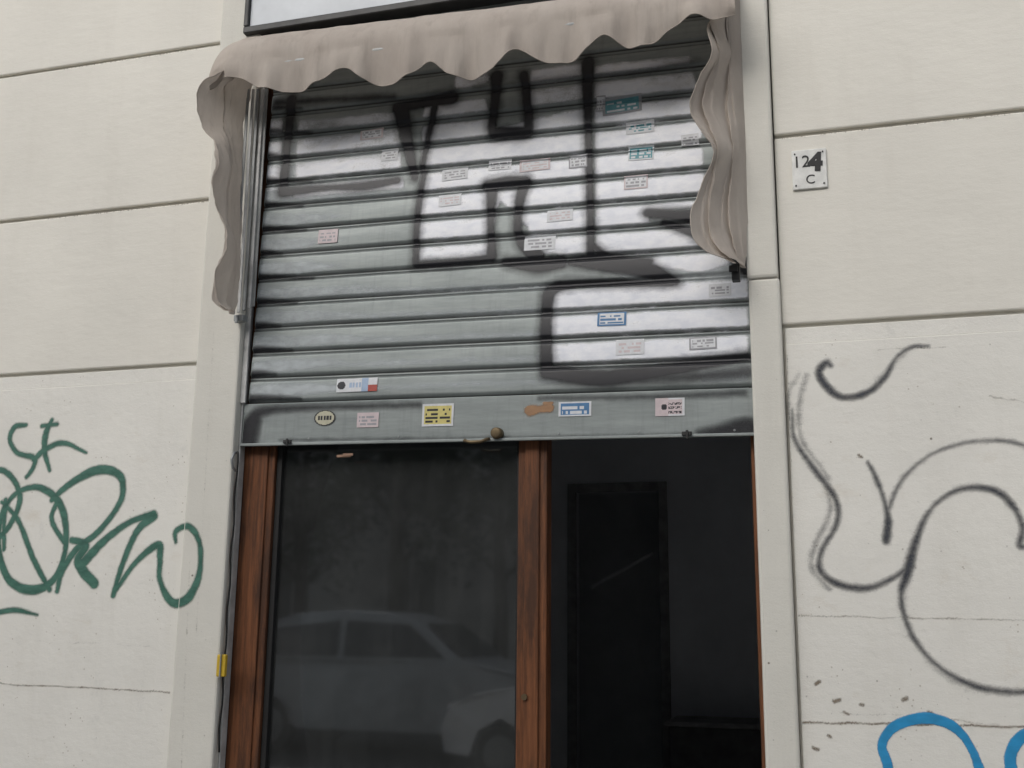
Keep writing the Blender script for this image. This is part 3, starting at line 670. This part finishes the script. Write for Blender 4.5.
def car(x, y, mat, label, s=1., flip=1):
    t = thing('parked_car', label, 'car', (x, y, -.14), 'cars parked along the street'); t.scale = (s*flip, s, s*1.06)
    out = [(-2.08,.3),(-2.15,.6),(-2.05,.95),(-1.85,1.05),(-1.62,1.38),(-1.2,1.52),(-.5,1.57),(.1,1.54),(.5,1.43),(1.05,1.03),(1.65,.93),(2.0,.78),(2.12,.55),(2.06,.3),(1.72,.28),(1.62,.55),(1.35,.68),(1.08,.55),(.98,.28),(-.98,.28),(-1.08,.55),(-1.35,.68),(-1.62,.55),(-1.72,.28)]
    hw = lambda x_, z: (.86 if z < 1.0 else .86-.24*(z-1.0)/.57)*(1 if abs(x_) < 1.7 else 1-.2*((abs(x_)-1.7)/.45)**2)
    bm = bmesh.new(); rings = []
    for kk in (-1,-.8,0,.8,1):
        up = .0 if abs(kk) == 1 else .012
        rings.append([bm.verts.new((a, hw(a,b2)*kk, b2+(up if b2 > .7 else 0))) for a, b2 in out])
    n_ = len(out)
    for A, B in zip(rings, rings[1:]):
        for i in range(n_): bm.faces.new((A[i],A[(i+1)%n_],B[(i+1)%n_],B[i]))
    bm.faces.new(rings[0]); bm.faces.new(rings[-1][::-1]); bmesh.ops.triangulate(bm, faces=[f_ for f_ in bm.faces if len(f_.verts) > 4])
    bmesh.ops.recalc_face_normals(bm, faces=bm.faces[:]); me = bpy.data.meshes.new('m'); bm.to_mesh(me); bm.free()
    link('body', me, mat, t, bevel=.03)
    for sgn in (-1,1):
        for pg in ([(-1.6,1.07),(-1.42,1.36),(-.55,1.46),(-.5,1.07)],[(-.42,1.07),(-.46,1.46),(.35,1.42),(.85,1.07)]):
            me = bpy.data.meshes.new('m'); me.from_pydata([(a, sgn*(hw(a,b2)+.012), b2) for a, b2 in pg], [], [(0,1,2,3)]); link('side_window', me, M['car_glass'], t)
        for wx in (-1.35,1.35):
            w = link('wheel', tube([(wx,sgn*.66,.31),(wx,sgn*.68,.31),(wx,sgn*.84,.31),(wx,sgn*.86,.31)], [.28,.31,.31,.28], 24), M['black_rubber'], t)
            link('rim', tube([(wx,sgn*.861,.31),(wx,sgn*.868,.31)], [.2,.17], 12), M['grey_metal'], w)
        link('headlight', tube([(1.88,sgn*.58,.74),(2.04,sgn*.56,.70),(2.09,sgn*.55,.68)], [.10,.10,.05], 12), M['lamp'], t)
    me = bpy.data.meshes.new('m'); me.from_pydata([(.53,-.62,1.44),(.53,.62,1.44),(1.02,.78,1.08),(1.02,-.78,1.08)], [], [(0,1,2,3)]); ws = link('windscreen', me, M['car_glass'], t); ws.location.x = .014
    me = bpy.data.meshes.new('m'); me.from_pydata([(-1.63,-.62,1.38),(-1.63,.62,1.38),(-1.86,.78,1.08),(-1.86,-.78,1.08)], [], [(0,1,2,3)]); ws = link('rear_window', me, M['car_glass'], t); ws.location.x = -.014
    link('grille', boxes([(2.10,2.13,-.4,.4,.42,.58)]), M['black_rubber'], t)
car(mirX(405,-9.6), -9.6, M['car_silver'], 'silver car mirrored across the width of the shop glass', 1.12)
car(mirX(632,-7.6), -7.6, M['car_white'], 'white car whose front corner is mirrored beside the central post', .96, -1)
# ---------------------------------------------------------------- light
w = bpy.data.worlds.new('World'); sc.world = w; w.use_nodes = True; N = w.node_tree.nodes; L = w.node_tree.links
EL = 34
sk = N.new('ShaderNodeTexSky'); sk.sky_type = 'NISHITA'; sk.sun_disc = False; sk.sun_elevation = math.radians(EL); sk.sun_rotation = math.radians(200); sk.dust_density = 3; sk.air_density = 1.2
hs = N.new('ShaderNodeHueSaturation'); hs.inputs['Saturation'].default_value = .4
L.new(sk.outputs[0], hs.inputs['Color']); L.new(hs.outputs[0], N['Background'].inputs[0]); N['Background'].inputs[1].default_value = .15
sd = bpy.data.lights.new('sun', 'SUN'); sd.energy = 1.45; sd.angle = math.radians(45); sd.color = (1,.98,.96)
so = bpy.data.objects.new('sun', sd); col.objects.link(so)
az = math.radians(200); el = math.radians(EL)
dirv = Vector((math.sin(az)*math.cos(el), math.cos(az)*math.cos(el), math.sin(el)))
so.rotation_euler = (-dirv).to_track_quat('-Z', 'Y').to_euler()
sc.view_settings.view_transform = 'Standard'
# ---------------------------------------------------------------- camera
cd = bpy.data.cameras.new('camera'); cd.sensor_width = 36; cd.lens = f/1024*36; cd.clip_end = 1000; cd.clip_start = .05
co = bpy.data.objects.new('camera', cd); col.objects.link(co)
co.matrix_world = Matrix(((X[0],-X[1],-X[2],CAM[0]),(Y[0],-Y[1],-Y[2],CAM[1]),(Z[0],-Z[1],-Z[2],CAM[2]),(0,0,0,1)))
sc.camera = co
